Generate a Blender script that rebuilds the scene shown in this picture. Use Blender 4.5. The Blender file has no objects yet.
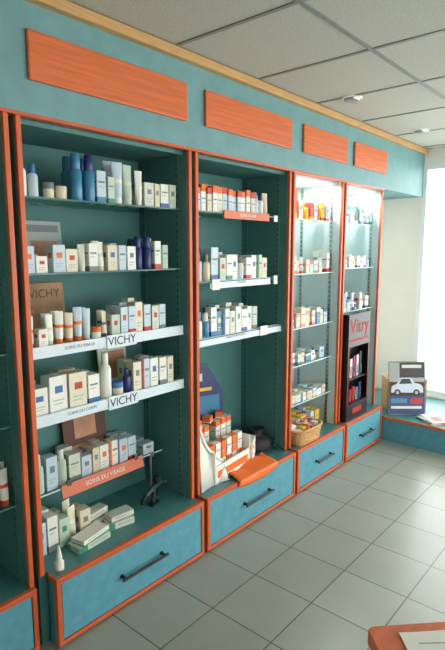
import bpy, math, random
from mathutils import Matrix, Vector
random.seed(7)
S = bpy.context.scene
H = 1.55
try:
    S.view_settings.view_transform = 'Standard'
    S.view_settings.look = 'None'
    S.view_settings.exposure = 0.0
except Exception: pass

# ------------------------------------------------------------ materials
def lin(c):
    return tuple(((v/255.0)/12.92 if v/255.0 <= 0.04045 else (((v/255.0)+0.055)/1.055)**2.4) for v in c)+(1,)
MATS = {}
def mat(name, c, rough=0.5, metal=0.0, noise=0.0, scale=20.0, spec=0.5, bump=0.0, stretch=None):
    if name in MATS: return MATS[name]
    m = bpy.data.materials.new(name); m.use_nodes = True
    nt = m.node_tree; b = nt.nodes['Principled BSDF']
    col = lin(c)
    b.inputs['Base Color'].default_value = col
    b.inputs['Roughness'].default_value = rough
    b.inputs['Metallic'].default_value = metal
    b.inputs['Specular IOR Level'].default_value = spec
    if noise > 0 or bump > 0:
        tc = nt.nodes.new('ShaderNodeTexCoord'); mp = nt.nodes.new('ShaderNodeMapping')
        nz = nt.nodes.new('ShaderNodeTexNoise'); nz.inputs['Scale'].default_value = scale
        nz.inputs['Detail'].default_value = 6
        if stretch: mp.inputs['Scale'].default_value = stretch
        nt.links.new(tc.outputs['Object'], mp.inputs['Vector']); nt.links.new(mp.outputs['Vector'], nz.inputs['Vector'])
        if noise > 0:
            r = nt.nodes.new('ShaderNodeValToRGB')
            r.color_ramp.elements[0].position = 0.3; r.color_ramp.elements[1].position = 0.7
            r.color_ramp.elements[0].color = tuple(v*(1-noise) for v in col[:3])+(1,)
            r.color_ramp.elements[1].color = tuple(min(1, v*(1+noise)) for v in col[:3])+(1,)
            nt.links.new(nz.outputs['Fac'], r.inputs['Fac']); nt.links.new(r.outputs['Color'], b.inputs['Base Color'])
        if bump > 0:
            bp = nt.nodes.new('ShaderNodeBump'); bp.inputs['Strength'].default_value = bump
            bp.inputs['Distance'].default_value = 0.002
            nt.links.new(nz.outputs['Fac'], bp.inputs['Height']); nt.links.new(bp.outputs['Normal'], b.inputs['Normal'])
    MATS[name] = m
    return m

teal_fascia = mat('teal_fascia', (108,152,154), 0.55, noise=0.07, scale=14)
teal_drawer = mat('teal_drawer', (88,152,168), 0.5, noise=0.10, scale=22)
teal_top = mat('teal_top', (72,130,130), 0.35, noise=0.08, scale=14)
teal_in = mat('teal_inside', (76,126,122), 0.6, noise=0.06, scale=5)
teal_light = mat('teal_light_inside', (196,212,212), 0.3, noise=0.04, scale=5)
orange = mat('orange_wood', (208,104,54), 0.45, noise=0.16, scale=5, stretch=(1,9,16))
orange_trim = mat('orange_trim', (202,92,46), 0.4, noise=0.10, scale=8)
pine = mat('pine_cornice', (196,154,98), 0.5, noise=0.12, scale=8, stretch=(1,10,14))
wallm = mat('cream_wall', (238,234,226), 0.8, noise=0.03, scale=3)
white = mat('white_card', (234,234,224), 0.5)
offw = mat('off_white', (208,212,198), 0.5)
paleblue = mat('pale_blue_card', (196,212,222), 0.5)
palegreen = mat('pale_green_card', (190,206,186), 0.5)
ivory = mat('ivory_card', (226,220,196), 0.5)
rail = mat('label_rail', (218,230,236), 0.4)
cream = mat('cream_plastic', (220,208,180), 0.4)
red = mat('red_print', (198,62,48), 0.5)
deepred = mat('deep_red_print', (170,20,20), 0.7)
org = mat('orange_print', (232,112,40), 0.5)
salmon = mat('salmon_label', (218,114,80), 0.5)
blue = mat('blue_print', (60,110,170), 0.5)
navy = mat('navy_plastic', (28,44,104), 0.3)
posterblue = mat('poster_blue', (36,66,130), 0.4)
bottleblue = mat('blue_bottle', (58,128,166), 0.25)
green = mat('green_print', (70,140,110), 0.5)
dkgreen = mat('dark_green_plastic', (28,58,50), 0.4)
greyp = mat('grey_print', (120,130,130), 0.5)
lgrey = mat('light_grey_print', (176,182,180), 0.5)
tan = mat('tan_card', (172,130,94), 0.6, noise=0.3, scale=12)
cardb = mat('cardboard', (188,150,104), 0.8, noise=0.1, scale=20)
skin = mat('portrait_print', (196,140,112), 0.6, noise=0.25, scale=8)
brown = mat('brown_print', (96,58,42), 0.6, noise=0.2, scale=10)
black = mat('black_plastic', (20,20,22), 0.35)
dark = mat('dark_cloth', (26,28,34), 0.7, noise=0.3, scale=30, bump=0.4)
yellow = mat('yellow_print', (238,196,60), 0.5)
pink = mat('pink_print', (226,140,150), 0.5)
metal = mat('steel', (170,174,176), 0.3, metal=1.0)
grid_m = mat('ceiling_tbar', (124,128,122), 0.5)
wick = mat('wicker', (200,154,98), 0.7, noise=0.2, scale=60)
winframe = mat('window_frame_white', (240,242,244), 0.4)
silver = mat('silver_print', (170,180,190), 0.3, metal=0.3)

def glassmat(name, tint, fac=0.12, rough=0.03):
    m = bpy.data.materials.new(name); m.use_nodes = True; nt = m.node_tree
    nt.nodes.clear()
    o = nt.nodes.new('ShaderNodeOutputMaterial'); t = nt.nodes.new('ShaderNodeBsdfTransparent'); g = nt.nodes.new('ShaderNodeBsdfGlossy')
    mx = nt.nodes.new('ShaderNodeMixShader'); mx.inputs['Fac'].default_value = fac
    t.inputs['Color'].default_value = tint; g.inputs['Roughness'].default_value = rough
    g.inputs['Color'].default_value = (0.9,0.95,0.95,1)
    nt.links.new(t.outputs[0], mx.inputs[1]); nt.links.new(g.outputs[0], mx.inputs[2]); nt.links.new(mx.outputs[0], o.inputs[0])
    return m
glass = glassmat('shelf_glass', (0.84,0.94,0.92,1))
glass_clear = glassmat('clear_shelf_glass', (0.93,0.98,0.97,1), 0.18)
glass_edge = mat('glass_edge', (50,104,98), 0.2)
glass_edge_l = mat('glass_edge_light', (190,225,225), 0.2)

ceil_m = bpy.data.materials.new('ceiling_tile'); ceil_m.use_nodes = True
nt = ceil_m.node_tree; b = nt.nodes['Principled BSDF']; b.inputs['Roughness'].default_value = 0.9
tc = nt.nodes.new('ShaderNodeTexCoord'); vz = nt.nodes.new('ShaderNodeTexNoise'); vz.inputs['Scale'].default_value = 160; vz.inputs['Detail'].default_value = 3
r = nt.nodes.new('ShaderNodeValToRGB'); r.color_ramp.elements[0].position=0.3; r.color_ramp.elements[1].position=0.55
r.color_ramp.elements[0].color = lin((160,162,152)); r.color_ramp.elements[1].color = lin((192,194,184))
nt.links.new(tc.outputs['Object'], vz.inputs['Vector']); nt.links.new(vz.outputs['Fac'], r.inputs['Fac']); nt.links.new(r.outputs['Color'], b.inputs['Base Color'])

TILE = 0.31
floor_m = bpy.data.materials.new('floor_tile'); floor_m.use_nodes = True
nt = floor_m.node_tree; b = nt.nodes['Principled BSDF']; b.inputs['Roughness'].default_value = 0.28
tc = nt.nodes.new('ShaderNodeTexCoord'); mp = nt.nodes.new('ShaderNodeMapping')
mp.inputs['Location'].default_value = (0.05, 0.12, 0)
br = nt.nodes.new('ShaderNodeTexBrick'); br.offset = 0.0; br.squash = 1.0
br.inputs['Scale'].default_value = 1.0; br.inputs['Brick Width'].default_value = TILE; br.inputs['Row Height'].default_value = TILE
br.inputs['Mortar Size'].default_value = 0.003; br.inputs['Mortar Smooth'].default_value = 0.1
br.inputs['Color1'].default_value = lin((164,169,156)); br.inputs['Color2'].default_value = lin((155,161,149)); br.inputs['Mortar'].default_value = lin((90,95,88))
nz = nt.nodes.new('ShaderNodeTexNoise'); nz.inputs['Scale'].default_value = 6; nz.inputs['Detail'].default_value = 8
mx = nt.nodes.new('ShaderNodeMixRGB'); mx.blend_type='MULTIPLY'; mx.inputs['Fac'].default_value=0.2
nt.links.new(tc.outputs['Object'], mp.inputs['Vector']); nt.links.new(mp.outputs['Vector'], br.inputs['Vector'])
nt.links.new(tc.outputs['Object'], nz.inputs['Vector'])
nt.links.new(br.outputs['Color'], mx.inputs[1]); nt.links.new(nz.outputs['Fac'], mx.inputs[2]); nt.links.new(mx.outputs[0], b.inputs['Base Color'])

# ------------------------------------------------------------ mesh builder
class B:
    def __init__(s): s.v=[]; s.f=[]; s.m=[]; s.sm=[]; s.mats=[]
    def mi(s, m):
        if m not in s.mats: s.mats.append(m)
        return s.mats.index(m)
    def add(s, vs, fs, m, smooth=False, M=None):
        o=len(s.v)
        s.v += [tuple(M @ Vector(p)) if M is not None else tuple(p) for p in vs]
        i=s.mi(m)
        for f in fs: s.f.append([o+k for k in f]); s.m.append(i); s.sm.append(smooth)
    def box(s,x0,x1,y0,y1,z0,z1,m,M=None):
        vs=[(x0,y0,z0),(x1,y0,z0),(x1,y1,z0),(x0,y1,z0),(x0,y0,z1),(x1,y0,z1),(x1,y1,z1),(x0,y1,z1)]
        s.add(vs,[(0,3,2,1),(4,5,6,7),(0,1,5,4),(1,2,6,5),(2,3,7,6),(3,0,4,7)],m,False,M)
    def lathe(s,prof,m,M=None,n=16,smooth=True):
        vs=[];fs=[]
        for r,z in prof:
            for k in range(n):
                a=2*math.pi*k/n; vs.append((r*math.cos(a),r*math.sin(a),z))
        for i in range(len(prof)-1):
            for k in range(n):
                k2=(k+1)%n; fs.append((i*n+k,i*n+k2,(i+1)*n+k2,(i+1)*n+k))
        s.add(vs,fs,m,smooth,M)
        s.add(vs[:n],[tuple(reversed(range(n)))],m,False,M); s.add(vs[-n:],[tuple(range(n))],m,False,M)
    def sweep(s,pts,r,m,closed=False,n=8,M=None):
        P=[Vector(p) for p in pts]; N=len(P); vs=[];fs=[]
        for i,p in enumerate(P):
            a=P[i-1] if (i>0 or closed) else p; c=P[(i+1)%N] if (i<N-1 or closed) else p
            t=(c-a).normalized(); up=Vector((0,0,1)) if abs(t.z)<0.9 else Vector((1,0,0))
            e1=t.cross(up).normalized(); e2=e1.cross(t)
            for k in range(n):
                an=2*math.pi*k/n; vs.append(tuple(p+e1*r*math.cos(an)+e2*r*math.sin(an)))
        for i in range(N if closed else N-1):
            j=(i+1)%N
            for k in range(n):
                k2=(k+1)%n; fs.append((i*n+k,i*n+k2,j*n+k2,j*n+k))
        s.add(vs,fs,m,True,M)
        if not closed:
            s.add(vs[:n],[tuple(reversed(range(n)))],m,False,M); s.add(vs[-n:],[tuple(range(n))],m,False,M)
    def build(s,name,parent=None,loc=(0,0,0),bevel=0):
        me=bpy.data.meshes.new(name); me.from_pydata([(a-loc[0],b-loc[1],c-loc[2]) for a,b,c in s.v],[],s.f)
        for m in s.mats: me.materials.append(m)
        for i,p in enumerate(me.polygons): p.material_index=s.m[i]; p.use_smooth=s.sm[i]
        me.update()
        o=bpy.data.objects.new(name,me); o.location=loc; S.collection.objects.link(o)
        if bevel:
            md=o.modifiers.new('bevel','BEVEL'); md.width=bevel; md.segments=2; md.limit_method='ANGLE'
        if parent: o.parent=parent
        return o
def empty(name):
    o=bpy.data.objects.new(name,None); S.collection.objects.link(o); return o
def boxobj(name,x0,x1,y0,y1,z0,z1,m,parent=None,bevel=0):
    b=B(); b.box(x0,x1,y0,y1,z0,z1,m)
    return b.build(name,parent,((x0+x1)/2,(y0+y1)/2,z0),bevel)
def text(name,s,x,y,z,size,m,parent=None,rot=(math.pi/2,0,0),ext=0.0004):
    c=bpy.data.curves.new(name,'FONT'); c.body=s; c.size=size; c.extrude=ext; c.align_x='CENTER'; c.align_y='CENTER'
    c.materials.append(m); o=bpy.data.objects.new(name,c); o.location=(x,y,z); o.rotation_euler=rot
    S.collection.objects.link(o)
    if parent: o.parent=parent
    return o
def T(x,y,z,rz=0,rx=0,ry=0):
    return Matrix.Translation((x,y,z)) @ Matrix.Rotation(rz,4,'Z') @ Matrix.Rotation(rx,4,'X') @ Matrix.Rotation(ry,4,'Y')

def pbox(b,x,y,z,w,d,h,body,acc,rz=0.0,style=0):
    M=T(x,y,z,rz)
    b.box(-w/2,w/2,-d/2,d/2,0,h,body,M)
    e=0.0008
    if style==0:
        a=[(0.30,0.74,0.52,0.72,acc),(0.18,0.82,0.30,0.335,lgrey),(0.2,0.7,0.20,0.23,lgrey)]
    elif style==1:
        a=[(0.0,1.0,0.0,0.18,acc),(0.15,0.85,0.62,0.68,greyp),(0.15,0.6,0.5,0.53,lgrey)]
    elif style==2:
        a=[(0.0,1.0,0.74,1.0,acc),(0.15,0.85,0.45,0.5,greyp),(0.2,0.8,0.3,0.33,lgrey)]
    else:
        a=[(0.0,0.25,0.0,1.0,acc),(0.35,0.9,0.6,0.68,greyp),(0.35,0.8,0.4,0.44,lgrey)]
    for x0,x1,z0,z1,m in a:
        b.box(-w/2+x0*w,-w/2+x1*w,-d/2-e,-d/2,z0*h,z1*h,m,M)
        b.box(-w/2-e,-w/2,-d/2+(1-x1)*d,-d/2+(1-x0)*d,z0*h,z1*h,m,M)
def bottle(b,x,y,z,r,h,body,cap,label=None,wide=False):
    M=T(x,y,z)
    if wide:
        hb=h*0.66
        b.lathe([(r*0.92,0),(r,0.004),(r,hb*0.93),(r*0.80,hb)],body,M)
        b.lathe([(r*0.74,hb),(r*0.78,hb+0.002),(r*0.74,h-0.006),(r*0.6,h)],cap,M)
        if label: b.lathe([(r*1.02,hb*0.30),(r*1.02,hb*0.5)],label,M)
        return
    hb=h*0.72
    b.lathe([(r*0.92,0),(r,0.004),(r,hb*0.86),(r*0.85,hb*0.95),(r*0.5,hb)],body,M)
    b.lathe([(r*0.5,hb),(r*0.58,hb+0.002),(r*0.55,h-0.003),(r*0.45,h)],cap,M)
    if label: b.lathe([(r*1.02,hb*0.25),(r*1.02,hb*0.62)],label,M)
def jar(b,x,y,z,r,h,body,cap):
    M=T(x,y,z)
    b.lathe([(r*0.85,0),(r*0.97,0.005),(r*0.97,h*0.58)],body,M)
    b.lathe([(r,h*0.58),(r,h*0.96),(r*0.92,h)],cap,M)
def tube(b,x,y,z,w,h,body,cap,acc,rz=0):
    M=T(x,y,z,rz); n=16; vs=[];fs=[]
    hc=h*0.16
    b.lathe([(w*0.34,0),(w*0.36,0.002),(w*0.36,hc)],cap,M)
    L=6
    for i in range(L+1):
        t=i/L; rx=w*(0.42+0.08*t) if i else w*0.38; ry=w*0.40*(1-t)+0.0012
        for k in range(n):
            a=2*math.pi*k/n; vs.append((rx*math.cos(a),ry*math.sin(a),hc+(h-hc)*t))
    for i in range(L):
        for k in range(n):
            k2=(k+1)%n; fs.append((i*n+k,i*n+k2,(i+1)*n+k2,(i+1)*n+k))
    b.add(vs,fs,body,True,M); b.add(vs[-n:],[tuple(range(n))],body,False,M)
    vs2=[]
    for t in (0.4,0.52):
        rx=w*(0.42+0.08*t)*1.02; ry=(w*0.40*(1-t)+0.0012)*1.04
        for k in range(n):
            a=2*math.pi*k/n; vs2.append((rx*math.cos(a),ry*math.sin(a),hc+(h-hc)*t))
    b.add(vs2,[(k,(k+1)%n,n+(k+1)%n,n+k) for k in range(n)],acc,True,M)

RV=random.Random(21)
def row(name,x0,y,z,items,xmax=None,back=True):
    b=B(); x=x0
    for it in items:
        k,w,h,bo,ac=it[:5]; st=it[5] if len(it)>5 else 0
        if k=='g': x+=w; continue
        if xmax and x+w>xmax: break
        if bo is white: bo=RV.choice([white,white,ivory,paleblue])
        elif bo is offw: bo=RV.choice([offw,palegreen,paleblue,cream])
        if k=='b': h*=RV.uniform(0.9,1.06)
        jy=random.uniform(-0.006,0.006); cx=x+w/2
        if k=='b':
            d=it[6] if len(it)>6 else min(w,0.05)
            pbox(b,cx,y+d/2+jy,z,w*0.95,d,h,bo,ac,random.uniform(-0.05,0.05),st)
            if back and random.random()<0.75: pbox(b,cx+0.003,y+d*1.5+0.022,z,w*0.92,d,h*random.choice([1,1,1.1,0.9]),bo,ac,random.uniform(-0.04,0.04),st)
        elif k in 'oO':
            bottle(b,cx,y+w/2+jy,z,w*0.47,h,bo,ac,white if st==1 else None,k=='O')
            if back and random.random()<0.5: bottle(b,cx+0.005,y+w*1.7,z,w*0.47,h*random.uniform(0.9,1.05),bo,ac,None,k=='O')
        elif k=='j':
            jar(b,cx,y+w/2+jy,z,w*0.47,h,bo,ac)
        elif k=='t':
            tube(b,cx,y+w/2+jy,z,w*0.95,h,bo,ac if st!=1 else bo,ac,random.uniform(-0.3,0.3))
            if back and random.random()<0.6: tube(b,cx+0.01,y+w*1.7,z,w*0.95,h*random.uniform(0.95,1.1),bo,ac if st!=1 else bo,ac,random.uniform(-0.3,0.3))
        x+=w+0.004
    return b.build(name,loc=(x0,y,z))

# ------------------------------------------------------------ room shell
YW=2.13; XE=4.80; CZ=2.43; XB=-1.8; YR=-2.8
boxobj('floor',XB,XE+0.2,YR-0.2,YW+0.15,-0.1,0.0,floor_m)
boxobj('ceiling',XB,XE+0.2,YR-0.2,YW+0.15,CZ,CZ+0.1,ceil_m)
boxobj('wall_left',XB,XE+0.2,YW,YW+0.15,0,CZ,wallm)
boxobj('wall_back',XB-0.15,XB,YR-0.2,YW+0.15,0,CZ,wallm)
WY=1.75
b=B()
b.box(XE,XE+0.2,WY,YW,0,CZ,wallm); b.box(XE,XE+0.2,-2.5,WY,0,0.205,wallm)
b.box(XE,XE+0.2,-2.5,WY,2.3,CZ,wallm); b.box(XE,XE+0.2,YR-0.2,-2.5,0,CZ,wallm)
b.build('wall_end')
b=B()
WX=0.4  # opening out of view, cut short so the left bays stay darker
b.box(XB,WX,YR-0.2,YR,0,CZ,wallm); b.box(4.3,XE,YR-0.2,YR,0,CZ,wallm)
b.box(WX,4.3,YR-0.2,YR,0,0.3,wallm); b.box(WX,4.3,YR-0.2,YR,2.3,CZ,wallm)
b.build('wall_right')
b=B()
b.box(XE+0.0,XE+0.06,WY-0.045,WY,0.225,2.3,winframe)
for y in (0.68,-0.38,-1.44): b.box(XE,XE+0.06,y-0.025,y+0.025,0.225,2.3,winframe)
b.box(XE,XE+0.06,-2.5,-2.455,0.225,2.3,winframe)
b.box(XE,XE+0.06,-2.455,WY-0.045,0.225,0.27,winframe); b.box(XE,XE+0.06,-2.455,WY-0.045,2.255,2.3,winframe)
b.box(XE-0.02,XE+0.14,-2.5,WY,0.205,0.225,winframe)
b.build('window_1')
b=B()
for x in (WX,1.7,2.97,4.24):
    b.box(x,x+0.06,YR-0.09,YR-0.03,0.3,2.3,winframe)
b.box(WX,4.3,YR-0.09,YR-0.03,0.3,0.36,winframe); b.box(WX,4.3,YR-0.09,YR-0.03,2.24,2.3,winframe)
b.build('added_side_window')  # unseen window, added to let daylight onto the cabinet fronts
b=B()
for i in range(-5,6):
    x=1.70+0.592*i
    if XB<x<XE: b.box(x-0.010,x+0.010,YR,1.70,CZ-0.004,CZ,grid_m)
for j in range(0,8):
    y=1.09-0.592*j
    if y>YR: b.box(XB,XE,y-0.010,y+0.010,CZ-0.0045,CZ,grid_m)
b.build('ceiling_grid')
for i,(x,y) in enumerate([(2.92,1.50),(4.02,1.50),(3.45,0.75)]):
    b=B(); M=T(x,y,CZ-0.006)
    b.lathe([(0.055,0.0),(0.06,0.001),(0.06,0.006)],winframe,M,24); b.lathe([(0.04,-0.012),(0.045,-0.004),(0.045,0.0)],metal,M,24)
    b.build('recessed_downlight')
boxobj('pavement_outside',XE+0.2,XE+12,-12,10,-0.12,-0.05,mat('pavement',(226,224,220),0.9,noise=0.1,scale=3))

# ------------------------------------------------------------ fascia
YP=1.75
fz0,fz1=2.02,2.385
fa=empty('cabinet_fascia')
boxobj('fascia_board',0.0,XE,YP-0.01,YP+0.03,fz0,fz1,teal_fascia,fa)
boxobj('fascia_soffit',3.99,XE,YP+0.03,YW,fz0,fz0+0.02,teal_fascia,fa)
boxobj('cornice_trim',0.0,XE,YP-0.045,YP+0.03,fz1,CZ-0.005,pine,fa,0.004)
boxobj('lower_trim',0.0,3.985,YP-0.014,YP+0.02,fz0-0.012,fz0,orange_trim,fa)
for x0,x1 in [(0.12,0.87),(1.003,1.775),(1.90,2.64),(2.77,3.33),(3.435,3.97)]:
    boxobj('fascia_panel',x0,x1,YP-0.026,YP-0.0101,2.13,2.295,orange,fa,0.005)

# ------------------------------------------------------------ cabinets
BASEZ=0.295; YB=1.67; YI=2.11
def cabinet(x0,x1,shelves,inner,edge,base_front=YB,bz=BASEZ,xb0=None,sd=0.31,gl=None):
    c=empty('display_cabinet')
    t=0.018; gl=gl or glass
    b=B()
    b.box(x0,x1,YI-0.012,YI,bz,fz0-0.012,inner)
    b.box(x0,x0+t,YP+0.006,YI-0.012,bz,fz0-0.012,inner)
    b.box(x1-t,x1,YP+0.006,YI-0.012,bz,fz0-0.012,inner)
    b.box(x0+t,x1-t,YP+0.03,YI-0.012,fz0-0.03,fz0-0.012,inner)
    b.build('carcass',c)
    b=B()
    b.box(x0,x0+0.02,YP-0.012,YP+0.006,bz,fz0-0.012,orange_trim)
    b.box(x1-0.02,x1,YP-0.012,YP+0.006,bz,fz0-0.012,orange_trim)
    b.build('front_edging',c,bevel=0.003)
    b=B()
    for xx in (x0+t,x1-t-0.003):
        for yy in (YP+0.06,YI-0.06):
            b.box(xx,xx+0.003,yy,yy+0.022,bz,fz0-0.03,teal_in if inner is teal_in else metal)
            z=bz+0.03
            while z<fz0-0.06:
                b.box(xx-0.0008,xx+0.0038,yy+0.008,yy+0.014,z,z+0.012,black); z+=0.032
    b.build('shelf_uprights',c)
    for z in shelves:
        b=B(); ya=YI-0.014-sd
        b.box(x0+t+0.003,x1-t-0.003,ya+0.003,YI-0.014,z-0.006,z,gl)
        b.box(x0+t+0.003,x1-t-0.003,ya,ya+0.003,z-0.0065,z,edge)
        b.build('glass_shelf',c)
    e=x1; xo=x0; x0=xb0 if xb0 else x0
    b=B()
    b.box(x0+0.012,e-0.012,base_front+0.022,YI,0.0,bz-0.018,teal_drawer)
    b.box(x0+0.008,e-0.008,base_front+0.012,YI-0.012,bz-0.018,bz,teal_top)
    if xo<x0: b.box(xo,x0+0.008,YP,YI,0.0,bz,teal_top)
    b.build('base_box',c)
    b=B(); f=base_front
    b.box(x0,e,f,f+0.022,bz-0.020,bz+0.002,orange_trim); b.box(x0,e,f,f+0.022,0.012,0.030,orange_trim)
    b.box(x0,x0+0.020,f,f+0.022,0.030,bz-0.020,orange_trim); b.box(e-0.020,e,f,f+0.022,0.030,bz-0.020,orange_trim)
    b.box(x0,x0+0.008,f+0.022,YP-0.014,bz-0.020,bz+0.002,orange_trim); b.box(e-0.008,e,f+0.022,YP-0.014,bz-0.020,bz+0.002,orange_trim)
    b.box(x0+0.01,e-0.01,f+0.014,f+0.024,0.0,0.012,black)
    b.build('base_edging',c,bevel=0.003)
    boxobj('drawer_front',x0+0.0225,e-0.0225,f+0.004,f+0.022,0.033,bz-0.023,teal_drawer,c,0.003)
    b=B(); xm=(x0+e)/2+0.01; zh=0.155; L=min(0.125,(e-x0)*0.16)
    b.sweep([(xm-L-0.006,f-0.026,zh),(xm+L+0.006,f-0.026,zh)],0.007,black)
    for sx in (-1,1):
        b.sweep([(xm+sx*L*0.92,f+0.005,zh),(xm+sx*L*0.92,f-0.026,zh)],0.006,black)
        b.lathe([(0.010,0),(0.010,0.004)],black,Matrix.Translation((xm+sx*L*0.92,f+0.004,zh))@Matrix.Rotation(math.pi/2,4,'X'),12)
    b.build('drawer_handle',c)
    return c
S1=[1.744,1.464,1.18,0.911]
c0=cabinet(0.10,0.925,[1.744,1.464,1.18,0.911,0.6],teal_in,glass_edge,base_front=1.72,bz=0.27)
c1=cabinet(0.95,1.815,S1,teal_in,glass_edge,xb0=0.978)
c2=cabinet(1.84,2.665,[1.744,1.39,1.096],teal_in,glass_edge)
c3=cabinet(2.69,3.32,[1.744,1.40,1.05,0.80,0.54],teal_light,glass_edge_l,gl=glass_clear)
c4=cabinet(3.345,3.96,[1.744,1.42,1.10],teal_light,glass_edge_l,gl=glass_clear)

YS=YI-0.014-0.31
def railobj(x0,x1,z,labels,par,m=rail,h=0.042,tx=None):
    e=empty('shelf_label_rail') if par is None else par
    b=B(); b.box(x0,x1,YS-0.004,YS-0.0005,z-0.036,z-0.036+h,m); b.box(x0,x1,YS-0.008,YS-0.004,z-0.038,z-0.034,m)
    b.box(x0,x1,YS-0.0005,YS+0.03,z+0.0005,z+0.002,m)
    b.build('rail',e)
    for s,x,sz in labels:
        text('lettering',s,x,YS-0.0046,z-0.014,sz,tx or greyp,e)
    return e
r1=railobj(0.975,1.79,1.18,[('SOINS DU VISAGE',1.20,0.018)],None)
b=B(); b.box(1.33,1.49,YS-0.010,YS-0.006,1.135,1.192,rail); b.build('label_card',r1)
text('card_lettering','VICHY',1.41,YS-0.0106,1.163,0.052,black,r1)
r2=railobj(0.975,1.79,0.911,[('SOINS DU CORPS',1.20,0.018)],None)
b=B(); b.box(1.33,1.49,YS-0.010,YS-0.006,0.866,0.923,rail); b.build('label_card',r2)
text('card_lettering','VICHY',1.41,YS-0.0106,0.894,0.052,black,r2)
r3=railobj(1.87,2.64,1.096,[('SOINS HYDRATANTS',2.20,0.018)],None,h=0.03)
b=B(); b.box(2.42,2.49,YS-0.010,YS-0.006,1.055,1.11,white); b.build('label_card',r3)
r4=railobj(1.99,2.52,1.39,[('SOLAIRES',2.25,0.018)],None,h=0.03)
b=B(); b.box(2.0,2.06,YS-0.010,YS-0.006,1.345,1.40,white); b.box(2.55,2.585,YS-0.010,YS-0.001,1.35,1.40,white); b.build('label_card',r4)
e=empty('shelf_label'); bb=B(); bb.box(2.10,2.50,YS-0.006,YS-0.001,1.744-0.03,1.744+0.012,salmon); bb.build('card',e)
text('lettering','SOINS VISAGE',2.30,YS-0.0065,1.735,0.022,white,e)
bb=B(); bb.box(2.55,2.585,YS-0.006,YS-0.001,1.714,1.75,white); bb.build('card',e)

# ------------------------------------------------------------ stock
yf=YS+0.015
g=('g',0.02,0,None,None)
row('skincare_bottles',0.985,yf,1.744,[('o',0.036,0.14,white,blue,0),('o',0.042,0.12,white,blue,0),g,('j',0.045,0.06,cream,greyp),('j',0.05,0.05,offw,cream),g,
   ('O',0.054,0.185,bottleblue,bottleblue,0),('O',0.050,0.185,bottleblue,navy,0),('b',0.045,0.13,offw,bottleblue,1),('b',0.035,0.10,offw,green,1),('t',0.055,0.175,white,white,0),('t',0.055,0.17,offw,offw,0),('t',0.04,0.15,white,white,0),('b',0.055,0.115,offw,greyp,0),('b',0.03,0.11,offw,greyp,0),
   ('b',0.05,0.10,white,blue,1),('b',0.045,0.11,offw,green,0),('b',0.045,0.10,offw,green,1)],1.79)
row('skincare_boxes',0.98,yf,1.464,[('b',0.05,0.10,white,org,0),('b',0.05,0.06,white,red,0),g,('b',0.055,0.105,white,org,0),('b',0.055,0.10,white,red,0),('t',0.04,0.11,offw,offw),('b',0.045,0.11,white,greyp,1),('t',0.04,0.12,white,cream),('b',0.05,0.115,offw,blue,0),('b',0.05,0.11,offw,greyp,3),('b',0.05,0.11,white,green,0),
   ('O',0.045,0.145,navy,navy),('O',0.045,0.145,navy,navy,0),('b',0.04,0.13,white,red,1),('b',0.045,0.12,offw,green,3)],1.79)
row('skincare_tubes',0.985,yf,1.18,[('t',0.038,0.12,white,org),('b',0.04,0.07,white,red,0),('t',0.038,0.12,white,cream),('t',0.038,0.13,white,org),('t',0.038,0.12,cream,org),('t',0.04,0.14,white,org),('t',0.038,0.13,white,offw),('j',0.045,0.05,white,org),('t',0.035,0.11,white,blue),('b',0.045,0.09,offw,red,0),
   ('b',0.042,0.13,white,red,0),('b',0.042,0.125,white,red,1),('b',0.042,0.13,white,org,0),('b',0.042,0.13,white,red,1),('b',0.042,0.125,offw,red,0),('b',0.042,0.13,white,greyp,1)],1.79)
row('skincare_boxes',0.985,yf,0.911,[('b',0.075,0.11,white,blue,0,0.07),('b',0.085,0.145,white,blue,0,0.06),('b',0.085,0.145,white,red,0,0.06),('b',0.06,0.13,white,blue,1),g,('o',0.055,0.20,white,white,0),('j',0.055,0.06,white,blue),('o',0.04,0.11,navy,navy),
   ('b',0.05,0.14,white,greyp,0),('b',0.045,0.15,offw,red,3),('b',0.05,0.15,white,blue,0),('b',0.045,0.13,white,greyp,1),('b',0.04,0.14,white,greyp,0)],1.79)
def card(name,x,y,z,w,h,m,parts,rz=0,rx=-0.12):
    b=B(); M=T(x,y,z,rz,rx)
    b.box(-w/2,w/2,-0.002,0.002,0,h,m,M)
    for x0,x1,z0,z1,mm in parts: b.box(-w/2+x0*w,-w/2+x1*w,-0.0032,-0.002,z0*h,z1*h,mm,M)
    b.box(-0.02,0.02,0.0,0.05,0.0,0.003,m,M)
    return b.build(name,loc=(x,y,z))
card('advertising_card',1.16,2.04,1.464,0.30,0.21,lgrey,[(0.05,0.95,0.78,0.92,greyp),(0.1,0.4,0.3,0.6,brown),(0.5,0.9,0.1,0.6,skin)])
e=card('advertising_card',1.16,2.04,1.18,0.30,0.23,tan,[(0.1,0.5,0.1,0.5,skin)])
text('card_lettering','VICHY',0,0,0,0.05,brown,e,(math.pi/2-0.12,0,0)); e.children[0].location=(0.03,-0.024,0.185)
card('advertising_card',1.40,2.05,0.56,0.24,0.30,brown,[(0.25,0.75,0.35,0.9,skin),(0.1,0.9,0.05,0.25,skin),(0.2,0.8,0.8,0.97,brown)])
card('advertising_card',1.55,2.02,0.911,0.17,0.19,offw,[(0.3,0.9,0.1,0.8,skin)])

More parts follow.
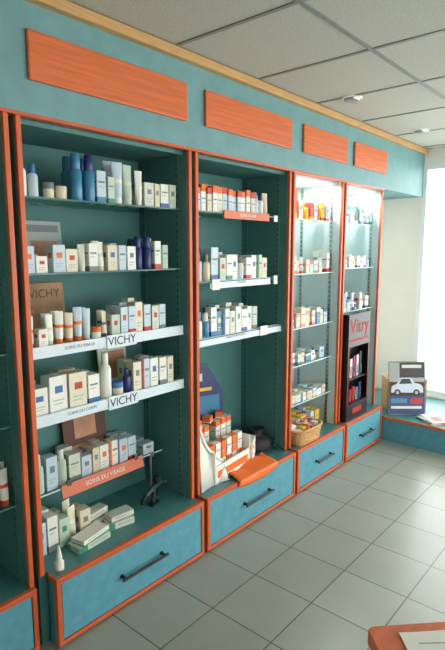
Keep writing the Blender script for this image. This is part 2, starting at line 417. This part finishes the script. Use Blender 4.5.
e=empty('raised_glass_shelf')
b=B(); b.box(0.985,1.77,1.93,2.09,0.514,0.52,glass); b.box(0.985,1.77,1.927,1.93,0.513,0.52,glass_edge_l)
b.build('pane',e)
b=B()
for x in (1.05,1.70):
    b.sweep([(x,1.94,0.505),(x,1.94,BASEZ)],0.006,metal); b.lathe([(0.02,0),(0.02,0.004)],metal,T(x,1.94,BASEZ),16)
    b.box(x-0.012,x+0.012,1.922,1.95,0.503,0.524,metal)
b.build('supports',e)
b=B(); M=T(1.40,1.915,0.503,0,-0.25); b.box(-0.23,0.23,-0.002,0.002,-0.025,0.03,salmon,M)
b.box(0.18,0.20,-0.004,0.004,0.02,0.045,black,M); b.box(-0.20,-0.18,-0.004,0.004,0.02,0.045,black,M)
b.build('label',e)
text('lettering','SOINS DU VISAGE',1.40,1.912,0.505,0.028,white,e,(math.pi/2-0.25,0,0))
row('skincare_boxes',1.0,1.945,0.52,[('O',0.06,0.20,offw,offw,0),('o',0.05,0.17,offw,offw,0),('b',0.055,0.14,white,greyp,0),('o',0.05,0.16,offw,white,0),('b',0.06,0.12,offw,greyp,1),('b',0.055,0.10,white,greyp,0),('b',0.04,0.12,cream,greyp,0),('b',0.05,0.13,white,org,0),('b',0.05,0.13,white,org,3),('b',0.05,0.12,white,org,0),('b',0.05,0.13,white,red,1),g,g,('b',0.07,0.06,offw,green,0)],1.76)
row('skincare_boxes',1.0,1.86,BASEZ,[('b',0.055,0.14,offw,greyp,0),('b',0.05,0.16,white,greyp,1),('b',0.05,0.13,offw,green,0),('t',0.05,0.15,white,white),('b',0.055,0.12,cream,greyp,0)],1.5)
b=B()
z=BASEZ
for k,(x,y,w,d,h,rz) in enumerate([(1.22,1.80,0.17,0.08,0.025,0.1),(1.40,1.83,0.13,0.07,0.03,-0.2),(1.30,1.90,0.16,0.06,0.04,0.05)]):
    pbox(b,x,y,z,w,d,h,palegreen if k==0 else offw,green,rz,3)
    pbox(b,x+0.01,y+0.005,z+h,w*0.92,d*0.9,h*0.9,offw if k else white,greyp if k else green,rz+0.12,1)
b.build('stacked_cream_boxes',loc=(1.3,1.8,z))
b=B(); M=T(1.03,1.73,BASEZ+0.002); b.lathe([(0.017,0),(0.018,0.03),(0.012,0.034),(0.011,0.05),(0.003,0.10)],white,M); b.build('nozzle_bottle',loc=(1.03,1.73,BASEZ+0.002))
# pricing gun standing on its handle
b=B(); M=T(1.64,1.85,BASEZ,0.25)
b.box(-0.035,0.025,-0.016,0.016,0,0.012,black,M)
b.sweep([(-0.005,0,0.008),(-0.008,0,0.04),(0.004,0,0.08)],0.011,dkgreen,M=M)
b.sweep([(-0.075,0,0.070),(-0.02,0,0.084),(0.04,0,0.092),(0.085,0,0.084)],0.014,dkgreen,M=M)
b.sweep([(-0.075,0,0.070),(-0.105,0,0.058),(-0.11,0,0.045)],0.008,black,M=M)
b.sweep([(0.02,0,0.078),(0.035,0,0.055),(0.025,0,0.03)],0.004,black,M=M)
b.lathe([(0.018,-0.012),(0.020,-0.010),(0.020,0.010),(0.018,0.012)],dark,M@Matrix.Translation((0.03,0,0.115))@Matrix.Rotation(math.pi/2,4,'X'),18)
b.sweep([(0.085,0,0.084),(0.11,0,0.070)],0.006,red,M=M)
b.build('pricing_gun',loc=(1.64,1.85,BASEZ))

# bay 2
row('cream_boxes',1.87,yf,1.744,[('b',0.036,0.125,white,org,2) if i%3 else ('b',0.036,0.13,offw,red,2) for i in range(13)]+[('o',0.045,0.13,offw,greyp,0),('o',0.04,0.12,white,navy,0),('t',0.045,0.13,offw,offw)],2.64)
row('sun_cream_boxes',1.87,yf,1.39,[('j',0.05,0.07,cream,offw),('o',0.045,0.15,offw,green,0),('o',0.045,0.14,cream,greyp,0),('b',0.06,0.17,white,blue,1),('b',0.05,0.13,offw,red,0),('b',0.05,0.14,white,green,1),('b',0.05,0.15,white,blue,0),('j',0.06,0.09,white,offw),('b',0.05,0.13,white,red,1),('b',0.05,0.13,white,blue,0),('b',0.04,0.14,offw,green,3),('b',0.045,0.12,white,red,0)],2.64)
row('body_lotion_bottles',1.87,yf,1.096,[('b',0.045,0.13,offw,blue,1),('O',0.045,0.14,white,bottleblue,0),('O',0.045,0.13,bottleblue,white,0),('b',0.045,0.15,white,blue,1),('b',0.045,0.14,bottleblue,white,0),('b',0.05,0.14,white,blue,3),('b',0.045,0.12,offw,green,0),('b',0.05,0.15,white,greyp,0),('b',0.05,0.13,white,blue,1),('b',0.045,0.13,white,blue,0),('b',0.045,0.14,offw,greyp,1)],2.45)
# counter display
e=empty('counter_display_stand')
b=B(); M=T(2.16,1.985,BASEZ,-0.35,-0.05)
b.add([(-0.135,-0.002,0),(0.135,-0.002,0),(0.135,-0.002,0.43),(0.03,-0.002,0.60),(-0.135,-0.002,0.645),(-0.135,0.002,0),(0.135,0.002,0),(0.135,0.002,0.43),(0.03,0.002,0.60),(-0.135,0.002,0.645)],
      [(0,1,2,3,4),(9,8,7,6,5),(0,5,6,1),(1,6,7,2),(2,7,8,3),(3,8,9,4),(4,9,5,0)],navy,False,M)
b.box(-0.12,0.00,-0.0035,-0.002,0.50,0.545,white,M); b.box(-0.12,0.06,-0.0035,-0.002,0.44,0.46,yellow,M); b.box(-0.12,0.11,-0.0035,-0.002,0.30,0.41,bottleblue,M)
b.build('header_board',e)
b=B(); M=T(2.15,1.87,BASEZ+0.002,0.10)
b.box(-0.17,0.17,-0.10,0.08,0.0,0.08,white,M)
b.box(-0.17,0.17,-0.01,0.08,0.08,0.16,white,M)
b.box(-0.175,0.175,-0.106,-0.10,0.0,0.10,white,M); b.box(-0.175,0.175,-0.016,-0.01,0.08,0.18,white,M)
b.box(-0.15,0.15,-0.1068,-0.106,0.03,0.07,org,M)
b.box(-0.176,-0.17,-0.106,0.08,0,0.18,white,M); b.box(0.17,0.176,-0.106,0.08,0,0.18,white,M)
b.build('tray',e)
b=B()
for i in range(6):
    x=2.15-0.14+0.055*i
    pbox(b,x,1.81+0.006*i,BASEZ+0.083,0.045,0.04,0.12,white if i%2 else org,org if i%2 else white,0.12,1)
    if i!=2: pbox(b,x,1.895+0.006*i,BASEZ+0.163,0.045,0.04,0.12,offw if i%2 else white,org,0.12,2)
    if i%2==0: pbox(b,x,1.91+0.006*i,BASEZ+0.285,0.05,0.045,0.035,org,white,0.2*i,1)
b.build('orange_boxes',e)
b=B(); vs=[];fs=[]; n=18
for i in range(n+1):
    t=i/n; xr=1.862+0.235*t
    zt=BASEZ+0.006+0.40*(1-t)**0.62*(1-0.25*math.sin(math.pi*t))
    vs+=[(xr,1.732+0.02*math.sin(math.pi*t),BASEZ+0.003),(xr,1.755+0.02*math.sin(math.pi*t),zt)]
for i in range(n): fs.append((2*i,2*i+2,2*i+3,2*i+1))
b.add(vs,fs,white,True)
vs2=[]
for i in range(n+1):
    x,y0,z0=vs[2*i]; _,y1,z1=vs[2*i+1]
    for f in (0.84,0.89): vs2.append((x,y0+(y1-y0)*f-0.0045,z0+(z1-z0)*f))
b.add(vs2,[(2*i,2*i+2,2*i+3,2*i+1) for i in range(n)],lgrey,True)
o=b.build('fan_leaflet',e); md=o.modifiers.new('s','SOLIDIFY'); md.thickness=0.002
b=B(); vs=[];fs=[]; nx,ny=16,16
for j in range(ny+1):
    for i in range(nx+1):
        s=i/nx; t=j/ny
        x=2.08+0.36*s+0.05*t
        y=1.660+0.15*max(0,(t-0.2)/0.8)
        if t<0.2: z=BASEZ+0.008-0.045*(0.2-t)/0.2*(0.35+0.65*math.sin(2.6*s+0.3)); y=1.662-0.004*math.sin(9*s)
        else: z=BASEZ+0.008+0.03*abs(math.sin(4.2*s+2.2*t+0.4))*((t-0.2)/0.8)
        vs.append((x,y,z))
for j in range(ny):
    for i in range(nx):
        a=j*(nx+1)+i; fs.append((a,a+1,a+nx+2,a+nx+1))
b.add(vs,fs,org,True); o=b.build('orange_cloth',loc=(2.2,1.75,BASEZ)); md=o.modifiers.new('s','SOLIDIFY'); md.thickness=0.003; md.offset=1
b=B()
for (x,y,rz) in [(2.36,1.80,0.4),(2.41,1.83,0.5),(2.37,1.87,0.45)]: pbox(b,x,y,BASEZ+0.03,0.05,0.045,0.11,white,org,rz,0)
b.build('sun_care_boxes',loc=(2.3,1.8,BASEZ+0.03))
b=B(); M=T(2.54,1.89,BASEZ+0.002)
b.lathe([(0.07,0),(0.105,0.012),(0.115,0.04),(0.10,0.075),(0.07,0.095),(0.045,0.10),(0.05,0.125),(0.055,0.14)],dark,M@Matrix.Diagonal((1.0,0.8,1,1)),24)
b.sweep([(0.05*math.cos(a),0.035*math.sin(a),0.105) for a in [k*math.pi/8 for k in range(16)]],0.004,black,True,M=M)
b.sweep([(0.04,-0.02,0.105),(0.06,-0.07,0.08),(0.07,-0.12,0.03),(0.09,-0.16,0.005)],0.003,black,M=M)
b.build('drawstring_pouch',loc=(2.54,1.89,BASEZ))

# bay 3
def rnd(n,hs=(0.09,0.15),w=0.045,p=None):
    out=[]
    for i in range(n):
        bo,ac=random.choice(p); k=random.choice('bbt')
        out.append((k,w*random.uniform(0.9,1.2),random.uniform(*hs),bo,ac,random.choice([0,1,2,3]) if k=='b' else 0))
    return out
row('hair_care_products',2.73,yf,1.744,[('b',0.05,0.19,yellow,red,2),('b',0.05,0.20,org,yellow,1),('b',0.045,0.12,white,org,0),('o',0.045,0.11,org,white),('o',0.045,0.11,yellow,org),('b',0.045,0.12,red,yellow,1),('b',0.045,0.10,offw,org,0),('o',0.045,0.11,org,red),('b',0.045,0.12,yellow,red,1),('b',0.045,0.10,white,org,1)],3.28)
pp=[(white,pink),(pink,white),(white,red),(offw,greyp),(bottleblue,white),(offw,org)]
row('toiletry_products',2.74,yf,1.40,rnd(11,(0.07,0.13),0.045,pp),3.28)
pp2=[(offw,greyp),(white,blue),(white,greyp),(cream,pink),(bottleblue,white)]
row('toiletry_products',2.74,yf,1.05,rnd(11,(0.08,0.15),0.045,pp2),3.28)
row('toiletry_products',2.78,yf+0.02,0.80,rnd(8,(0.04,0.09),0.05,pp2),3.26)
row('soap_boxes',2.74,yf,0.54,[('b',0.06,0.06,(white,cream,offw)[i%3],(blue,pink,yellow)[i%3],i%4) for i in range(8)],3.28)
row('baby_care_boxes',2.92,1.84,BASEZ,[('b',0.06,0.11,(white,yellow,offw)[i%3],(blue,pink,red)[i%3],i%4) for i in range(5)],3.28)
e=empty('wicker_basket'); b=B()
bx,by,bz=2.885,1.765,BASEZ+0.006
def rr(a,w,d,k=4.0):
    c,s=math.cos(a),math.sin(a); q=(abs(c)**k+abs(s)**k)**(-1/k); return (w*c*q,d*s*q)
for lay in range(9):
    f=0.86+0.14*lay/8; pts=[]
    for i in range(72):
        a=2*math.pi*i/72; x,y=rr(a,0.15*f,0.082*f); wv=1+0.018*(1 if (i//2+lay)%2 else -1)
        pts.append((bx+x*wv,by+y*wv,bz+0.010*lay))
    b.sweep(pts,0.0056,wick,True,6)
for i in range(36):
    a=2*math.pi*i/36; x,y=rr(a,0.15*0.86,0.082*0.86); x2,y2=rr(a,0.15,0.082)
    b.sweep([(bx+x,by+y,bz),(bx+x2,by+y2,bz+0.088)],0.003,wick,n=5)
pts=[(bx+rr(2*math.pi*i/48,0.155,0.087)[0],by+rr(2*math.pi*i/48,0.155,0.087)[1],bz+0.092) for i in range(48)]
b.sweep(pts,0.008,wick,True,8)
b.box(bx-0.125,bx+0.125,by-0.066,by+0.066,bz-0.003,bz+0.004,wick)
b.build('woven_body',e)
b=B()
for i in range(9):
    pbox(b,bx-0.10+0.05*(i%5),by-0.03+0.05*(i//5),bz+0.006,0.042,0.04,0.085+0.012*(i%3),(white,yellow,cream,pink,offw)[i%5],(red,blue,org)[i%3],random.uniform(-0.3,0.3),i%4)
b.build('contents',e)

# bay 4
row('dental_care_products',3.375,yf,1.744,rnd(11,(0.08,0.13),0.042,[(white,green),(white,blue),(offw,green),(green,white)]),3.92)
row('dental_care_products',3.375,yf,1.42,rnd(10,(0.05,0.09),0.045,[(white,red),(white,blue),(cream,red)]),3.92)
row('dental_care_products',3.375,yf,1.10,[('b',0.05,0.13,navy,white,0),('b',0.05,0.14,navy,white,0),('b',0.05,0.13,bottleblue,white,1)]+rnd(7,(0.08,0.13),0.045,[(white,blue),(navy,white),(offw,red)]),3.92)
e=empty('manicure_display_rack')
X0,X1,Y0,Y1,Z0,Z1=3.385,3.73,1.70,1.79,BASEZ+0.003,1.09
b=B()
b.box(X0,X1,Y1-0.012,Y1,Z0,Z1,black); b.box(X0,X0+0.012,Y0,Y1-0.012,Z0,Z1,black); b.box(X1-0.012,X1,Y0,Y1-0.012,Z0,Z1,black)
b.box(X0+0.012,X1-0.012,Y0,Y1-0.012,Z0,Z0+0.12,black); b.box(X0+0.012,X1-0.012,Y0,Y1-0.012,Z1-0.24,Z1,black)
b.box(X0+0.012,X1-0.012,Y0+0.01,Y1-0.012,Z0+0.30,Z0+0.306,black)
b.build('rack_body',e)
text('lettering','Vitry',(X0+X1)/2,Y0-0.001,Z1-0.095,0.15,deepred,e)
b=B(); b.box(X0+0.03,X1-0.03,Y0-0.001,Y0,Z1-0.20,Z1-0.185,deepred)
b.box(X0+0.012,X0+0.017,Y0-0.001,Y0+0.001,Z0+0.12,Z1-0.24,deepred); b.box(X1-0.017,X1-0.012,Y0-0.001,Y0+0.001,Z0+0.12,Z1-0.24,deepred)
b.box(X0+0.10,X1-0.10,Y0-0.001,Y0,Z0+0.04,Z0+0.08,deepred)
b.build('header_stripe',e); b=B()
random.seed(3)
for k in range(2):
    for i in range(5):
        x=X0+0.062+0.052*i
        zz=(Z0+0.122,Z0+0.308)[k]
        b.box(x-0.019,x+0.019,Y0+0.03,Y0+0.034,zz,zz+(0.13,0.19)[k]*random.uniform(0.7,1),random.choice([greyp,black,black,navy,deepred,silver]))
        b.sweep([(x,Y0+0.026,zz+0.02),(x,Y0+0.026,zz+0.085)],0.003,metal,n=6)
b.build('blister_packs',e)

row('skincare_boxes',0.60,yf,1.744,rnd(6,(0.10,0.15),0.045,[(white,blue),(offw,green)]),0.90)
row('skincare_boxes',0.60,yf,1.18,rnd(6,(0.10,0.15),0.045,[(white,org),(offw,red)]),0.90)
row('skincare_boxes',0.60,yf,0.60,rnd(6,(0.10,0.15),0.045,[(white,org),(offw,red)]),0.90)

# ------------------------------------------------------------ window platform
e=empty('window_display_platform')
boxobj('platform_body',3.995,XE-0.005,-2.4,YW-0.02,0.0,0.185,teal_drawer,e)
boxobj('platform_top',3.985,XE-0.025,-2.4,YW-0.02,0.185,0.203,teal_top,e,0.003)
boxobj('platform_edging',3.978,3.985,-2.4,1.66,0.183,0.205,orange_trim,e)
Mx=T(4.13,1.53,0.205,math.radians(-50),-0.16)
e=empty('leaning_poster'); b=B(); w=0.30;h=0.44
b.box(-w/2,w/2,-0.004,0.004,0,h,greyp,Mx)
def pz(x0,x1,z0,z1,m,y=0.0048): b.box(-w/2+x0*w,-w/2+x1*w,-y,-0.004,z0*h,z1*h,m,Mx)
pz(0.02,0.98,0.62,0.98,lgrey); pz(0.30,0.98,0.70,0.98,black,0.0052); pz(0.02,0.98,0.36,0.62,brown); pz(0.02,0.98,0.02,0.36,posterblue)
pz(0.06,0.5,0.22,0.31,bottleblue,0.0052); pz(0.06,0.9,0.12,0.17,white,0.0052); pz(0.6,0.92,0.21,0.32,red,0.0052); pz(0.36,0.9,0.88,0.94,white,0.0056)
def poly(pts,m,y):
    k=len(pts); b.add([(-w/2+px*w,-y,pzz*h) for px,pzz in pts],[tuple(range(k))],m,False,Mx)
poly([(0.06,0.42),(0.94,0.42),(0.94,0.52),(0.86,0.58),(0.70,0.60),(0.60,0.70),(0.34,0.70),(0.22,0.58),(0.08,0.54)],silver,0.0058)
poly([(0.28,0.58),(0.64,0.59),(0.57,0.68),(0.36,0.68)],black,0.0062)
for cx in (0.24,0.76): poly([(cx+0.09*math.cos(k*math.pi/6),0.42+0.065*math.sin(k*math.pi/6)) for k in range(12)],black,0.0064)
for cx in (0.24,0.76): poly([(cx+0.045*math.cos(k*math.pi/6),0.42+0.033*math.sin(k*math.pi/6)) for k in range(12)],lgrey,0.0068)
b.build('poster',e)
b=B(); M=T(4.26,1.66,0.204,math.radians(-50)); b.box(-0.11,0.22,-0.05,0.12,0,0.27,cardb,M)
b.box(-0.11,0.22,-0.08,-0.05,0.265,0.27,cardb,M); b.box(0.03,0.06,-0.051,0.121,0.27,0.2708,cream,M)
b.build('cardboard_box',loc=(4.26,1.66,0.204))
b=B()
for k,(x,y,rz,m) in enumerate([(4.11,1.32,0.9,white),(4.12,1.31,0.7,red),(4.11,1.32,1.0,offw),(4.13,1.31,0.8,white)]):
    b.box(-0.10,0.10,-0.07,0.07,0,0.006,m,T(x,y,0.204+0.0062*k,rz))
    if k==3: b.box(-0.08,0.02,-0.04,0.04,0.006,0.0064,red,T(x,y,0.204+0.0062*k,rz))
b.build('magazine_stack',loc=(4.11,1.32,0.204))

# ------------------------------------------------------------ desk, bottom right
e=empty('reception_desk')
A=Vector((0.970,0.425)); ang=math.atan2(-0.698,0.716)
Md=T(A.x,A.y,0,ang)
b=B()
Z=0.75; th=0.03; L=0.75; D=0.52; rc=0.02
out=[]
for cx,cy,a0 in [(rc,-rc,180),(L-rc,-rc,90),(L-rc,-D+rc,0),(rc,-D+rc,-90)]:
    for k in range(7):
        a=math.radians(a0-90*k/6); out.append((cx+rc*math.cos(a),cy+rc*math.sin(a)))
n=len(out)
vs=[(x,y,Z-th) for x,y in out]+[(x,y,Z) for x,y in out]
b.add(vs,[tuple(range(n)),tuple(reversed(range(n,2*n)))]+[(i,n+i,n+(i+1)%n,(i+1)%n) for i in range(n)],orange,False,Md)
b.build('desk_top',e,bevel=0.003)
b=B()
for x,y in [(0.06,-0.06),(L-0.06,-0.06),(0.06,-D+0.06),(L-0.06,-D+0.06)]:
    b.box(x-0.02,x+0.02,y-0.02,y+0.02,0,Z-th,orange,Md)
b.box(0.06,L-0.06,-0.07,-0.05,Z-0.12,Z-th,orange,Md); b.box(0.06,L-0.06,-D+0.05,-D+0.07,Z-0.12,Z-th,orange,Md)
b.build('desk_frame',e)
b=B()
for k in range(3): b.box(0,0.21,-0.297,0,0.0008*k,0.0008*k+0.0007,white,Md@T(0.062,-0.028,Z+0.001,-0.03*k))
for k in range(9): b.box(0.03,0.12+0.006*(k%4),-0.034-0.025*k,-0.03-0.025*k,0.0024,0.0027,lgrey,Md@T(0.062,-0.028,Z+0.001,-0.06))
b.build('paper_sheets')

# ------------------------------------------------------------ lights
w=bpy.data.worlds.new('World'); S.world=w; w.use_nodes=True
bg=w.node_tree.nodes['Background']; bg.inputs['Color'].default_value=(0.97,1.0,0.99,1); bg.inputs['Strength'].default_value=5.5
def area(name,loc,rot,sx,sy,p,col):
    l=bpy.data.lights.new(name,'AREA'); l.shape='RECTANGLE'; l.size=sx; l.size_y=sy; l.energy=p; l.color=col
    o=bpy.data.objects.new(name,l); o.location=loc; o.rotation_euler=rot; S.collection.objects.link(o); return o
area('added_bay_light',(3.0,1.86,fz0-0.035),(0,0,0),0.5,0.05,6.5,(0.97,0.99,1))  # lamp added to brighten the third bay inside, no visible fixture
area('added_bay_light',(3.65,1.86,fz0-0.035),(0,0,0),0.5,0.05,7.5,(0.97,0.99,1))  # same added lamp, brightening the last bay

# ------------------------------------------------------------ camera
a=math.radians(40.5); p=math.radians(8.2)
F=Vector((math.cos(a)*math.cos(p),math.sin(a)*math.cos(p),-math.sin(p)))
R=Vector((math.sin(a),-math.cos(a),0)); U=R.cross(F)
cd=bpy.data.cameras.new('camera'); cam=bpy.data.objects.new('camera',cd); S.collection.objects.link(cam)
cd.sensor_width=36; cd.lens=520*36/650; cd.clip_start=0.02
cam.matrix_world=Matrix(((R.x,U.x,-F.x,0),(R.y,U.y,-F.y,0),(R.z,U.z,-F.z,H),(0,0,0,1)))
S.camera=cam
